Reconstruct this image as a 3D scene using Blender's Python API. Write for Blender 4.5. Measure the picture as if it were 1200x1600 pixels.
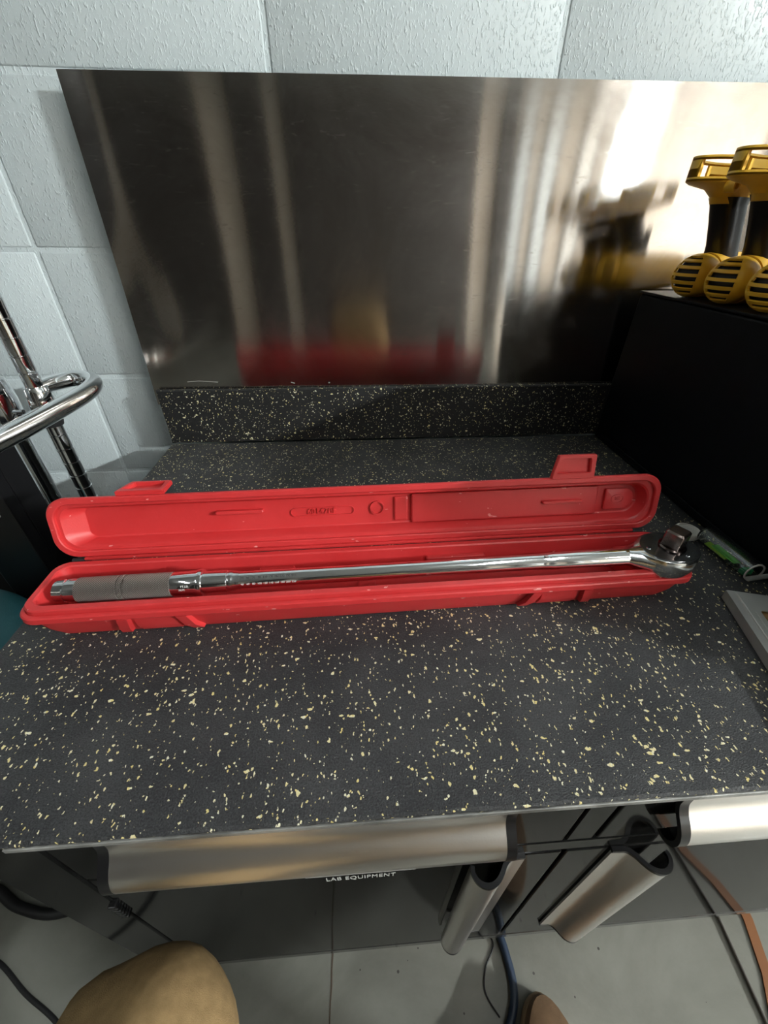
import bpy, bmesh, math, random
from mathutils import Vector, Matrix, noise
random.seed(7)
PI = math.pi
for o in list(bpy.data.objects): bpy.data.objects.remove(o, do_unlink=True)
S = bpy.context.scene
COL = S.collection

# ---------------------------------------------------------------- camera
CAM = Vector((0.45608, -0.75232, 0.34784))
cr = Vector((0.997772, -0.066356, 0.006914)); cu = Vector((0.032407, 0.572645, 0.819162)); cf = Vector((0.058316, 0.817113, -0.573520))
cd = bpy.data.cameras.new('camera'); cam = bpy.data.objects.new('camera', cd); COL.objects.link(cam)
cd.sensor_fit = 'HORIZONTAL'; cd.sensor_width = 36; cd.lens = 36*628.6/1200; cd.clip_start = 0.01; cd.clip_end = 60
cam.matrix_world = Matrix(((cr.x, cu.x, -cf.x, CAM.x), (cr.y, cu.y, -cf.y, CAM.y), (cr.z, cu.z, -cf.z, CAM.z), (0, 0, 0, 1)))
S.camera = cam
# ---------------------------------------------------------------- world, exposure, room lamps
w = bpy.data.worlds.new('world'); S.world = w; w.use_nodes = True
w.node_tree.nodes['Background'].inputs[0].default_value = (0.80, 0.9, 1.0, 1)
w.node_tree.nodes['Background'].inputs[1].default_value = 0.17
S.view_settings.view_transform = 'Standard'; S.view_settings.look = 'None'
S.view_settings.exposure = 0.0; S.view_settings.gamma = 1; S.view_settings.use_curve_mapping = False
FLOOR = -0.62; WALL = 0.061; CEIL = 2.15
# tube lamps, the second and last are added, unseen: (x, y, z, length, rotation, strength, tint)
LAMPS = [(1.25, -1.35, CEIL-0.06, 1.2, 90, 35, 'cool'), (-1.3, -1.9, CEIL-0.06, 1.2, 90, 20, 'cool'),
         (5.1, -3.0, 1.95, .6, 60, 2900, 'cool'), (2.9, -2.7, CEIL-.06, 1.2, 0, 140, 'warm')]
# ---------------------------------------------------------------- helpers
def newmat(name):
    m = bpy.data.materials.new(name); m.use_nodes = True
    nt = m.node_tree; b = nt.nodes['Principled BSDF']
    return m, nt, b
def simple(name, col, rough=0.5, metal=0.0, bump=0.0, bscale=400, coat=0.0, var=0.0, spec=0.5):
    m, nt, b = newmat(name)
    b.inputs['Base Color'].default_value = (*col, 1); b.inputs['Roughness'].default_value = rough
    b.inputs['Metallic'].default_value = metal; b.inputs['Coat Weight'].default_value = coat
    b.inputs['Specular IOR Level'].default_value = spec
    L = nt.links; N = nt.nodes
    if bump or var:
        tc = N.new('ShaderNodeTexCoord'); nz = N.new('ShaderNodeTexNoise'); nz.inputs['Scale'].default_value = bscale; nz.inputs['Detail'].default_value = 4
        L.new(tc.outputs['Object'], nz.inputs['Vector'])
        if bump:
            bp = N.new('ShaderNodeBump'); bp.inputs['Strength'].default_value = bump; bp.inputs['Distance'].default_value = 0.001
            L.new(nz.outputs['Fac'], bp.inputs['Height']); L.new(bp.outputs['Normal'], b.inputs['Normal'])
        if var:
            n2 = N.new('ShaderNodeTexNoise'); n2.inputs['Scale'].default_value = bscale/12; n2.inputs['Detail'].default_value = 6
            L.new(tc.outputs['Object'], n2.inputs['Vector'])
            r = N.new('ShaderNodeValToRGB'); r.color_ramp.elements[0].position = .35; r.color_ramp.elements[1].position = .65
            r.color_ramp.elements[0].color = (*[c*(1-var) for c in col], 1); r.color_ramp.elements[1].color = (*[min(1, c*(1+var)) for c in col], 1)
            L.new(n2.outputs['Fac'], r.inputs['Fac']); L.new(r.outputs['Color'], b.inputs['Base Color'])
    return m
def emit(name, col, st):
    m, nt, b = newmat(name); b.inputs['Base Color'].default_value = (0, 0, 0, 1)
    b.inputs['Emission Color'].default_value = (*col, 1); b.inputs['Emission Strength'].default_value = st
    return m
def obj(name, bm, mat, parent=None, smooth=None, M=None):
    """link one bmesh as one object; smooth = auto-smooth angle in degrees"""
    if M is not None: bmesh.ops.transform(bm, matrix=M, verts=bm.verts)
    bmesh.ops.recalc_face_normals(bm, faces=bm.faces)
    me = bpy.data.meshes.new(name)
    if smooth is not None:
        a = math.radians(smooth)
        for f in bm.faces: f.smooth = True
        for e in bm.edges:
            if len(e.link_faces) == 2 and e.calc_face_angle(0) > a: e.smooth = False
    bm.to_mesh(me); bm.free(); me.materials.append(mat)
    o = bpy.data.objects.new(name, me); COL.objects.link(o)
    if parent: o.parent = parent
    return o
def thing(name, label, cat, loc=(0, 0, 0), rz=0, group=None):
    o = bpy.data.objects.new(name, None); COL.objects.link(o); o.empty_display_size = .02
    o.location = loc; o.rotation_euler = (0, 0, rz); return tag(o, label, cat, group)
def tag(o, label, cat, group=None):
    o['label'] = label; o['category'] = cat
    if group: o['group'] = group
    return o
def struct(o): o['kind'] = 'structure'; return o
def box(x0, x1, y0, y1, z0, z1, bev=0.0, seg=2, bm=None):
    t = bmesh.new(); bmesh.ops.create_cube(t, size=1)
    for v in t.verts: v.co = Vector(((x0+x1)/2+v.co.x*(x1-x0), (y0+y1)/2+v.co.y*(y1-y0), (z0+z1)/2+v.co.z*(z1-z0)))
    if bev: bmesh.ops.bevel(t, geom=t.edges[:], offset=bev, segments=seg, profile=.5, affect='EDGES')
    return merge(bm, t)
def merge(bm, t):
    if bm is None: return t
    me = bpy.data.meshes.new('tmp'); t.to_mesh(me); t.free(); bm.from_mesh(me); bpy.data.meshes.remove(me); return bm
def loft(loops, bm=None, cap0=True, cap1=True, closed=True):
    bm = bm or bmesh.new(); vs = [[bm.verts.new(p) for p in l] for l in loops]
    n = len(vs[0])
    for a, b in zip(vs, vs[1:]):
        for i in range(n if closed else n-1): bm.faces.new((a[i], a[(i+1) % n], b[(i+1) % n], b[i]))
    if cap0: bm.faces.new(vs[0])
    if cap1: bm.faces.new(vs[-1])
    return bm
def lathe(prof, n=32, bm=None, uv=False, cap=True):
    """prof: (x, r) along local X axis"""
    bm = bm or bmesh.new(); rings = [[bm.verts.new((x, r*math.cos(2*PI*i/n), r*math.sin(2*PI*i/n))) for i in range(n)] for x, r in prof]
    lay = bm.loops.layers.uv.verify() if uv else None
    for k in range(len(rings)-1):
        for i in range(n):
            f = bm.faces.new((rings[k][i], rings[k][(i+1) % n], rings[k+1][(i+1) % n], rings[k+1][i]))
            if uv:
                u = [(i/n, prof[k][0]), ((i+1)/n, prof[k][0]), ((i+1)/n, prof[k+1][0]), (i/n, prof[k+1][0])]
                for l, q in zip(f.loops, u): l[lay].uv = q
    if cap: bm.faces.new(rings[0]); bm.faces.new(rings[-1])
    return bm
def tube(pts, r, n=12, bm=None, sub=0):
    pts = [Vector(p) for p in pts]
    if sub:
        q = []
        for i in range(len(pts)-1):
            p0 = pts[max(i-1, 0)]; p1 = pts[i]; p2 = pts[i+1]; p3 = pts[min(i+2, len(pts)-1)]
            for k in range(sub):
                t = k/sub; q.append(.5*((2*p1)+(-p0+p2)*t+(2*p0-5*p1+4*p2-p3)*t*t+(-p0+3*p1-3*p2+p3)*t**3))
        pts = q+[pts[-1]]
    rr = r if hasattr(r, '__len__') else [r]*len(pts)
    up = Vector((0, 0, 1)); loops = []
    d0 = (pts[1]-pts[0]).normalized()
    if abs(d0.z) > .9: up = Vector((0, 1, 0))
    nrm = (up-d0*up.dot(d0)).normalized()
    for i, p in enumerate(pts):
        d = (pts[min(i+1, len(pts)-1)]-pts[max(i-1, 0)]).normalized()
        nrm = (nrm-d*nrm.dot(d)).normalized(); b = d.cross(nrm)
        loops.append([p+(nrm*math.cos(2*PI*k/n)+b*math.sin(2*PI*k/n))*rr[i] for k in range(n)])
    return loft(loops, bm)
def rrect(x0, x1, y0, y1, r, n=6):
    """rounded rectangle points; r = (x0y0, x1y0, x1y1, x0y1) radii or one number"""
    if not hasattr(r, '__len__'): r = (r,)*4
    out = []
    for (cx, cy, a0, rad) in ((x0, y0, PI, r[0]), (x1, y0, 1.5*PI, r[1]), (x1, y1, 0, r[2]), (x0, y1, .5*PI, r[3])):
        sx = 1 if cx == x0 else -1; sy = 1 if cy == y0 else -1
        for k in range(n+1):
            a = a0+k/n*PI/2; out.append((cx+sx*rad+rad*math.cos(a), cy+sy*rad+rad*math.sin(a)))
    return out
def text_bm(s, size, depth, spacing=1.0):
    c = bpy.data.curves.new('t', 'FONT'); c.body = s; c.size = size; c.extrude = depth; c.align_x = 'CENTER'; c.align_y = 'CENTER'; c.space_character = spacing
    o = bpy.data.objects.new('t', c); COL.objects.link(o); dg = bpy.context.evaluated_depsgraph_get()
    me = bpy.data.meshes.new_from_object(o.evaluated_get(dg)); bm = bmesh.new(); bm.from_mesh(me)
    bpy.data.objects.remove(o); bpy.data.curves.remove(c); bpy.data.meshes.remove(me); return bm
def T(x, y, z): return Matrix.Translation((x, y, z))
def RX(a): return Matrix.Rotation(math.radians(a), 4, 'X')
def RY(a): return Matrix.Rotation(math.radians(a), 4, 'Y')
def RZ(a): return Matrix.Rotation(math.radians(a), 4, 'Z')

# ---------------------------------------------------------------- materials
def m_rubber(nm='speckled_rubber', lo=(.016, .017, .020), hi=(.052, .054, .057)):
    m, nt, b = newmat(nm); N = nt.nodes; L = nt.links
    tc = N.new('ShaderNodeTexCoord')
    dz = N.new('ShaderNodeTexNoise'); dz.inputs['Scale'].default_value = 260; dz.inputs['Detail'].default_value = 2
    L.new(tc.outputs['Object'], dz.inputs['Vector'])
    def flecks(scale, dens, size, off, stretch):
        mp = N.new('ShaderNodeMapping'); mp.inputs['Location'].default_value = off; mp.inputs['Scale'].default_value = stretch
        mp.inputs['Rotation'].default_value = (0, 0, off[0])
        L.new(tc.outputs['Object'], mp.inputs['Vector'])
        mx = N.new('ShaderNodeVectorMath'); mx.operation = 'MULTIPLY_ADD'; mx.inputs[1].default_value = (.0045,)*3
        L.new(dz.outputs['Color'], mx.inputs[0]); L.new(mp.outputs['Vector'], mx.inputs[2])
        v = N.new('ShaderNodeTexVoronoi'); v.inputs['Scale'].default_value = scale; v.inputs['Randomness'].default_value = 1
        L.new(mx.outputs[0], v.inputs['Vector'])
        sp = N.new('ShaderNodeSeparateColor'); L.new(v.outputs['Color'], sp.inputs[0])
        on = N.new('ShaderNodeMath'); on.operation = 'LESS_THAN'; on.inputs[1].default_value = dens; L.new(sp.outputs[0], on.inputs[0])
        sz = N.new('ShaderNodeMath'); sz.operation = 'MULTIPLY_ADD'; sz.inputs[1].default_value = size; sz.inputs[2].default_value = size*.25; L.new(sp.outputs[1], sz.inputs[0])
        lt = N.new('ShaderNodeMath'); lt.operation = 'LESS_THAN'; L.new(v.outputs['Distance'], lt.inputs[0]); L.new(sz.outputs[0], lt.inputs[1])
        mu = N.new('ShaderNodeMath'); mu.operation = 'MULTIPLY'; L.new(on.outputs[0], mu.inputs[0]); L.new(lt.outputs[0], mu.inputs[1])
        return mu, sp
    a, sa = flecks(330, .10, .40, (0.3, 0.1, 0), (1.15, .8, 1)); c, sc_ = flecks(470, .11, .42, (1.7, .2, .3), (1.3, .75, 1)); d, sd = flecks(230, .055, .36, (2.4, .5, .1), (.75, 1.25, 1))
    s1 = N.new('ShaderNodeMath'); s1.operation = 'MAXIMUM'; L.new(a.outputs[0], s1.inputs[0]); L.new(c.outputs[0], s1.inputs[1])
    s2 = N.new('ShaderNodeMath'); s2.operation = 'MAXIMUM'; L.new(s1.outputs[0], s2.inputs[0]); L.new(d.outputs[0], s2.inputs[1])
    cr_ = N.new('ShaderNodeValToRGB'); e = cr_.color_ramp.elements; e[0].position = 0; e[0].color = (.86, .84, .66, 1); e[1].position = 1; e[1].color = (.80, .66, .24, 1)
    L.new(sa.outputs[2], cr_.inputs['Fac'])
    g = N.new('ShaderNodeTexNoise'); g.inputs['Scale'].default_value = 9; g.inputs['Detail'].default_value = 8; g.inputs['Roughness'].default_value = .7
    L.new(tc.outputs['Object'], g.inputs['Vector'])
    gr = N.new('ShaderNodeValToRGB'); e = gr.color_ramp.elements; e[0].position = .35; e[0].color = (*lo, 1); e[1].position = .72; e[1].color = (*hi, 1)
    gn = N.new('ShaderNodeTexNoise'); gn.inputs['Scale'].default_value = 700; gn.inputs['Detail'].default_value = 4; L.new(tc.outputs['Object'], gn.inputs['Vector'])
    ga = N.new('ShaderNodeMath'); ga.operation = 'MULTIPLY_ADD'; ga.inputs[1].default_value = 1.1; L.new(gn.outputs['Fac'], ga.inputs[0])
    gs = N.new('ShaderNodeMath'); gs.operation = 'SUBTRACT'; gs.inputs[1].default_value = .55; L.new(g.outputs['Fac'], gs.inputs[0]); L.new(gs.outputs[0], ga.inputs[2])
    L.new(ga.outputs[0], gr.inputs['Fac'])
    mx = N.new('ShaderNodeMix'); mx.data_type = 'RGBA'; L.new(s2.outputs[0], mx.inputs[0]); L.new(gr.outputs['Color'], mx.inputs[6]); L.new(cr_.outputs['Color'], mx.inputs[7])
    L.new(mx.outputs[2], b.inputs['Base Color'])
    b.inputs['Roughness'].default_value = .62; b.inputs['Specular IOR Level'].default_value = .5
    fn = N.new('ShaderNodeTexNoise'); fn.inputs['Scale'].default_value = 900; fn.inputs['Detail'].default_value = 3; L.new(tc.outputs['Object'], fn.inputs['Vector'])
    bp = N.new('ShaderNodeBump'); bp.inputs['Strength'].default_value = .8; bp.inputs['Distance'].default_value = .0012
    L.new(fn.outputs['Fac'], bp.inputs['Height']); L.new(bp.outputs['Normal'], b.inputs['Normal'])
    return m
def m_block():
    m, nt, b = newmat('painted_block'); N = nt.nodes; L = nt.links
    g = N.new('ShaderNodeNewGeometry')
    mp = N.new('ShaderNodeMapping'); mp.inputs['Scale'].default_value = (1.5, 1, .75); L.new(g.outputs['Position'], mp.inputs['Vector'])
    n1 = N.new('ShaderNodeTexNoise'); n1.inputs['Scale'].default_value = 210; n1.inputs['Detail'].default_value = 3; n1.inputs['Distortion'].default_value = .2
    n2 = N.new('ShaderNodeTexVoronoi'); n2.inputs['Scale'].default_value = 85; n2.feature = 'SMOOTH_F1'
    n3 = N.new('ShaderNodeTexNoise'); n3.inputs['Scale'].default_value = 14; n3.inputs['Detail'].default_value = 3
    for n in (n1, n2, n3): L.new(mp.outputs['Vector'], n.inputs['Vector'])
    r = N.new('ShaderNodeValToRGB'); r.color_ramp.elements[0].position = .54; r.color_ramp.elements[1].position = .72; L.new(n1.outputs['Fac'], r.inputs['Fac'])
    a = N.new('ShaderNodeMath'); a.operation = 'MULTIPLY_ADD'; a.inputs[1].default_value = .35; L.new(n2.outputs['Distance'], a.inputs[0]); L.new(r.outputs['Color'], a.inputs[2])
    bp = N.new('ShaderNodeBump'); bp.inputs['Strength'].default_value = .6; bp.inputs['Distance'].default_value = .0016; L.new(a.outputs[0], bp.inputs['Height'])
    L.new(bp.outputs['Normal'], b.inputs['Normal'])
    c = N.new('ShaderNodeValToRGB'); c.color_ramp.elements[0].color = (.60, .68, .71, 1); c.color_ramp.elements[1].color = (.67, .745, .77, 1)
    L.new(n3.outputs['Fac'], c.inputs['Fac']); L.new(c.outputs['Color'], b.inputs['Base Color'])
    b.inputs['Roughness'].default_value = .38
    return m
def m_sheet():
    m, nt, b = newmat('brushed_steel_sheet'); N = nt.nodes; L = nt.links
    tc = N.new('ShaderNodeTexCoord'); b.inputs['Metallic'].default_value = 1
    b.inputs['Anisotropic'].default_value = 1.0; b.inputs['Anisotropic Rotation'].default_value = 0.25
    tg = N.new('ShaderNodeTangent'); tg.direction_type = 'UV_MAP'; L.new(tg.outputs['Tangent'], b.inputs['Tangent'])
    n = N.new('ShaderNodeTexNoise'); n.inputs['Scale'].default_value = 5; n.inputs['Detail'].default_value = 9; n.inputs['Roughness'].default_value = .75; n.inputs['Distortion'].default_value = .6
    L.new(tc.outputs['Object'], n.inputs['Vector'])
    r = N.new('ShaderNodeValToRGB'); e = r.color_ramp.elements; e[0].position = .40; e[0].color = (.50, .47, .44, 1); e[1].position = .66; e[1].color = (.64, .62, .60, 1)
    L.new(n.outputs['Fac'], r.inputs['Fac']); L.new(r.outputs['Color'], b.inputs['Base Color'])
    rr = N.new('ShaderNodeMapRange'); rr.inputs[1].default_value = .35; rr.inputs[2].default_value = .7; rr.inputs[3].default_value = .095; rr.inputs[4].default_value = .135
    L.new(n.outputs['Fac'], rr.inputs[0]);     m2 = N.new('ShaderNodeMapping'); m2.inputs['Scale'].default_value = (.3, 1, 1.6); L.new(tc.outputs['Object'], m2.inputs['Vector'])
    k = N.new('ShaderNodeTexNoise'); k.inputs['Scale'].default_value = 170; k.inputs['Detail'].default_value = 5; k.inputs['Distortion'].default_value = 1.2; L.new(m2.outputs['Vector'], k.inputs['Vector'])
    kr = N.new('ShaderNodeMapRange'); kr.inputs[1].default_value = .62; kr.inputs[2].default_value = .75; kr.inputs[3].default_value = 0; kr.inputs[4].default_value = .07; L.new(k.outputs['Fac'], kr.inputs[0])
    ad = N.new('ShaderNodeMath'); ad.operation = 'ADD'; L.new(rr.outputs[0], ad.inputs[0]); L.new(kr.outputs[0], ad.inputs[1]); L.new(ad.outputs[0], b.inputs['Roughness'])
    f = N.new('ShaderNodeTexNoise'); f.inputs['Scale'].default_value = 500; f.inputs['Detail'].default_value = 2
    mp = N.new('ShaderNodeMapping'); mp.inputs['Scale'].default_value = (.35, 1, 1); L.new(tc.outputs['Object'], mp.inputs['Vector']); L.new(mp.outputs['Vector'], f.inputs['Vector'])
    bp = N.new('ShaderNodeBump'); bp.inputs['Strength'].default_value = .008; bp.inputs['Distance'].default_value = .001
    L.new(f.outputs['Fac'], bp.inputs['Height']); L.new(bp.outputs['Normal'], b.inputs['Normal'])
    return m
def m_concrete():
    m, nt, b = newmat('worn_concrete'); N = nt.nodes; L = nt.links
    tc = N.new('ShaderNodeTexCoord')
    n = N.new('ShaderNodeTexNoise'); n.inputs['Scale'].default_value = 3.5; n.inputs['Detail'].default_value = 10; n.inputs['Roughness'].default_value = .65; n.inputs['Distortion'].default_value = .5
    L.new(tc.outputs['Object'], n.inputs['Vector'])
    r = N.new('ShaderNodeValToRGB'); e = r.color_ramp.elements; e[0].position = .3; e[0].color = (.15, .148, .125, 1); e[1].position = .7; e[1].color = (.27, .27, .24, 1)
    L.new(n.outputs['Fac'], r.inputs['Fac'])
    v = N.new('ShaderNodeTexVoronoi'); v.inputs['Scale'].default_value = 30; L.new(tc.outputs['Object'], v.inputs['Vector'])
    lt = N.new('ShaderNodeMath'); lt.operation = 'LESS_THAN'; lt.inputs[1].default_value = .06; L.new(v.outputs['Distance'], lt.inputs[0])
    mx = N.new('ShaderNodeMix'); mx.data_type = 'RGBA'; mx.inputs[7].default_value = (.05, .045, .04, 1); L.new(lt.outputs[0], mx.inputs[0]); L.new(r.outputs['Color'], mx.inputs[6])
    L.new(mx.outputs[2], b.inputs['Base Color']); b.inputs['Roughness'].default_value = .38
    n4 = N.new('ShaderNodeTexNoise'); n4.inputs['Scale'].default_value = 120; L.new(tc.outputs['Object'], n4.inputs['Vector'])
    bp = N.new('ShaderNodeBump'); bp.inputs['Strength'].default_value = .2; bp.inputs['Distance'].default_value = .001; L.new(n4.outputs['Fac'], bp.inputs['Height']); L.new(bp.outputs['Normal'], b.inputs['Normal'])
    return m
def m_knurl():
    m, nt, b = newmat('knurled_steel'); N = nt.nodes; L = nt.links
    uv = N.new('ShaderNodeUVMap'); sp = N.new('ShaderNodeSeparateXYZ'); L.new(uv.outputs['UV'], sp.inputs[0])
    def wv(sign):
        a = N.new('ShaderNodeMath'); a.operation = 'MULTIPLY'; a.inputs[1].default_value = 46*2*PI*sign; L.new(sp.outputs[0], a.inputs[0])
        c = N.new('ShaderNodeMath'); c.operation = 'MULTIPLY_ADD'; c.inputs[1].default_value = 2*PI/.0022; L.new(sp.outputs[1], c.inputs[0]); L.new(a.outputs[0], c.inputs[2])
        s = N.new('ShaderNodeMath'); s.operation = 'SINE'; L.new(c.outputs[0], s.inputs[0]); return s
    p, q = wv(1), wv(-1)
    mn = N.new('ShaderNodeMath'); mn.operation = 'MINIMUM'; L.new(p.outputs[0], mn.inputs[0]); L.new(q.outputs[0], mn.inputs[1])
    r = N.new('ShaderNodeValToRGB'); e = r.color_ramp.elements; e[0].position = 0.0; e[0].color = (.10, .09, .08, 1); e[1].position = .8; e[1].color = (.50, .47, .44, 1)
    mr = N.new('ShaderNodeMapRange'); mr.inputs[1].default_value = -1; mr.inputs[2].default_value = .8; L.new(mn.outputs[0], mr.inputs[0])
    L.new(mr.outputs[0], r.inputs['Fac']); L.new(r.outputs['Color'], b.inputs['Base Color'])
    b.inputs['Metallic'].default_value = .8; b.inputs['Roughness'].default_value = .42
    bp = N.new('ShaderNodeBump'); bp.inputs['Strength'].default_value = 1; bp.inputs['Distance'].default_value = .0006; L.new(mr.outputs[0], bp.inputs['Height']); L.new(bp.outputs['Normal'], b.inputs['Normal'])
    return m
def m_glass():
    m, nt, b = newmat('clear_plastic'); b.inputs['Base Color'].default_value = (.9, .95, .93, 1)
    b.inputs['Transmission Weight'].default_value = 1; b.inputs['Roughness'].default_value = .06; b.inputs['IOR'].default_value = 1.42; b.inputs['Coat Weight'].default_value = .6
    return m
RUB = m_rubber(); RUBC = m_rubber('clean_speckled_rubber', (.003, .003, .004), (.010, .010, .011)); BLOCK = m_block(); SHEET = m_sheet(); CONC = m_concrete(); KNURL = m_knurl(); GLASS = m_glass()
def m_redplastic(name, col, rough):
    m, nt, b = newmat(name); N = nt.nodes; L = nt.links; tc = N.new('ShaderNodeTexCoord')
    n = N.new('ShaderNodeTexNoise'); n.inputs['Scale'].default_value = 22; n.inputs['Detail'].default_value = 7; n.inputs['Roughness'].default_value = .6; L.new(tc.outputs['Object'], n.inputs['Vector'])
    r = N.new('ShaderNodeValToRGB'); e = r.color_ramp.elements; e[0].position = .3; e[0].color = (*col, 1); e[1].position = .8; e[1].color = (col[0]*1.12, col[1]*1.5, col[2]*1.5, 1)
    L.new(n.outputs['Fac'], r.inputs['Fac'])
    # pale scuff flecks
    v = N.new('ShaderNodeTexNoise'); v.inputs['Scale'].default_value = 160; v.inputs['Detail'].default_value = 2; mp = N.new('ShaderNodeMapping'); mp.inputs['Scale'].default_value = (.5, 1, 1.2)
    L.new(tc.outputs['Object'], mp.inputs['Vector']); L.new(mp.outputs['Vector'], v.inputs['Vector'])
    g = N.new('ShaderNodeMath'); g.operation = 'GREATER_THAN'; g.inputs[1].default_value = .735; L.new(v.outputs['Fac'], g.inputs[0])
    mx = N.new('ShaderNodeMix'); mx.data_type = 'RGBA'; mx.inputs[7].default_value = (.85, .35, .33, 1); L.new(g.outputs[0], mx.inputs[0]); L.new(r.outputs['Color'], mx.inputs[6])
    L.new(mx.outputs[2], b.inputs['Base Color']); b.inputs['Roughness'].default_value = rough
    f = N.new('ShaderNodeTexNoise'); f.inputs['Scale'].default_value = 700; L.new(tc.outputs['Object'], f.inputs['Vector'])
    bp = N.new('ShaderNodeBump'); bp.inputs['Strength'].default_value = .15; bp.inputs['Distance'].default_value = .0006; L.new(f.outputs['Fac'], bp.inputs['Height']); L.new(bp.outputs['Normal'], b.inputs['Normal'])
    return m
RED = m_redplastic('red_plastic', (.57, .030, .032), .40)
CHROME = simple('chrome', (.82, .83, .85), .07, 1, bump=.03, bscale=60)
CHROME2 = simple('worn_chrome', (.72, .73, .75), .16, 1, bump=.10, bscale=90)
ALU = simple('brushed_aluminium', (.86, .84, .82), .32, 1, bump=.05, bscale=500)
GLOSSB = simple('gloss_black_steel', (.006, .006, .006), .07, 0, spec=.05)
BLACK = simple('black_plastic', (.008, .008, .009), .28)
MATB = simple('black_rubber', (.012, .012, .013), .55)
BOXB = simple('black_powder_coat', (.0025, .003, .0045), .42, bump=.1, bscale=900, var=.3, spec=.22)
YEL = simple('yellow_plastic', (.80, .45, .03), .42, var=.06, bscale=300)
DARK = simple('dark_steel', (.09, .07, .065), .18, 1)
GALV = simple('galvanised_steel', (.62, .64, .62), .42, .65, bump=.1, bscale=60, var=.18)
FROST = simple('frosted_plastic', (.62, .6, .56), .35, spec=.6)
KHAKI = simple('khaki_cotton', (.30, .20, .095), .9, bump=.5, bscale=1400, var=.12, spec=.2)
SUEDE = simple('brown_suede', (.16, .095, .05), .9, bump=.4, bscale=500, var=.2)
SOLE = simple('tan_rubber', (.36, .25, .15), .7)

# ---------------------------------------------------------------- the room
fl = struct(obj('floor', box(-3.4, 5.4, -5.4, WALL+.25, FLOOR-.05, FLOOR), CONC))
def crack():
    bm = bmesh.new(); prev = None
    for i in range(90):
        y = -1.5+i*.0172; x = .386+.006*noise.noise(Vector((y*9, 3, 0)))+.003*noise.noise(Vector((y*45, 1, 0))); wd = .0011+.0007*noise.noise(Vector((y*30, 9, 0)))
        a = bm.verts.new((x-wd, y, FLOOR+.0004)); b = bm.verts.new((x+wd, y, FLOOR+.0004))
        if prev: bm.faces.new((prev[0], prev[1], b, a))
        prev = (a, b)
    r = bmesh.ops.extrude_face_region(bm, geom=bm.faces[:])
    for v in [g for g in r['geom'] if isinstance(g, bmesh.types.BMVert)]: v.co.z -= .001
    return bm
obj('crack', crack(), simple('crack_fill', (.09, .065, .045), .8), fl)
wb = struct(obj('wall_back', box(-3.4, 5.4, WALL+.004, WALL+.25, FLOOR, CEIL), BLOCK))
# stack-bonded painted blocks, each its own piece
X0 = -.056; Z0 = .521; BW = .406; BH = .203; J = .0030
def block_mesh(h):
    bm = box(-BW/2+J, BW/2-J, -.0, .03, -h/2+J, h/2-J, .0028, 2)
    me = bpy.data.meshes.new('block'); 
    for f in bm.faces: f.smooth = True
    bm.to_mesh(me); bm.free(); me.materials.append(BLOCK); return me
bmsh = block_mesh(BH)
for i in range(-3, 6):
    for k in range(-5, 5):
        o = bpy.data.objects.new('block', bmsh); COL.objects.link(o); o.parent = wb
        o.location = (X0+(i+.5)*BW, WALL, Z0+(k+.5)*BH)
obj('mortar', box(-1.3, 2.5, WALL+.0016, WALL+.01, Z0-5*BH, Z0+5*BH), BLOCK, wb)
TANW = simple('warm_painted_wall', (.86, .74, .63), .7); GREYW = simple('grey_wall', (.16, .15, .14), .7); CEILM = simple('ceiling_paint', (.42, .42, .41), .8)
struct(obj('wall_front', box(-3.4, 5.4, -5.5, -5.4, FLOOR, CEIL), TANW))
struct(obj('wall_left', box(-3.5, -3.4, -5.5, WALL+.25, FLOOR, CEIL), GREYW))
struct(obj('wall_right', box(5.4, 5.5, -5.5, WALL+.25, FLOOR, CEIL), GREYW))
struct(obj('ceiling', box(-3.5, 5.5, -5.5, WALL+.25, CEIL, CEIL+.1), CEILM))
# cabinets added out of view; wall strips between them streak the steel sheet
LOCK = simple('dark_brown_laminate', (.05, .042, .038), .5)
def added_locker(x0, x1, lab):
    t = thing('added_cabinet', lab, 'cabinet', ((x0+x1)/2, -5.15, FLOOR), 0, 'added cabinets across the room, seen only as reflections')
    h = (x1-x0)/2
    obj('body', box(-h, h, -.24, -.10, .002, 2.765, .01), LOCK, t)
    obj('door', box(-h+.01, -.004, -.10, -.08, .05, 2.74, .004), LOCK, t); obj('door', box(.004, h-.01, -.10, -.08, .05, 2.74, .004), LOCK, t)
GAPX = [(-2.45, -2.2), (-1.28, -.93), (-.53, -.33), (2.06, 2.34)]
xs = [-3.3]+[v for g in GAPX for v in g]+[2.5]
desc = ['beside the left wall', 'second from the left wall', 'narrow one between the pale strips', 'wide one facing the bench', 'narrow one beside the first glowing panel']
for i in range(0, len(xs)-1, 2): added_locker(xs[i], xs[i+1], 'tall dark brown cabinet added across the room for reflections, '+desc[i//2])
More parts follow.
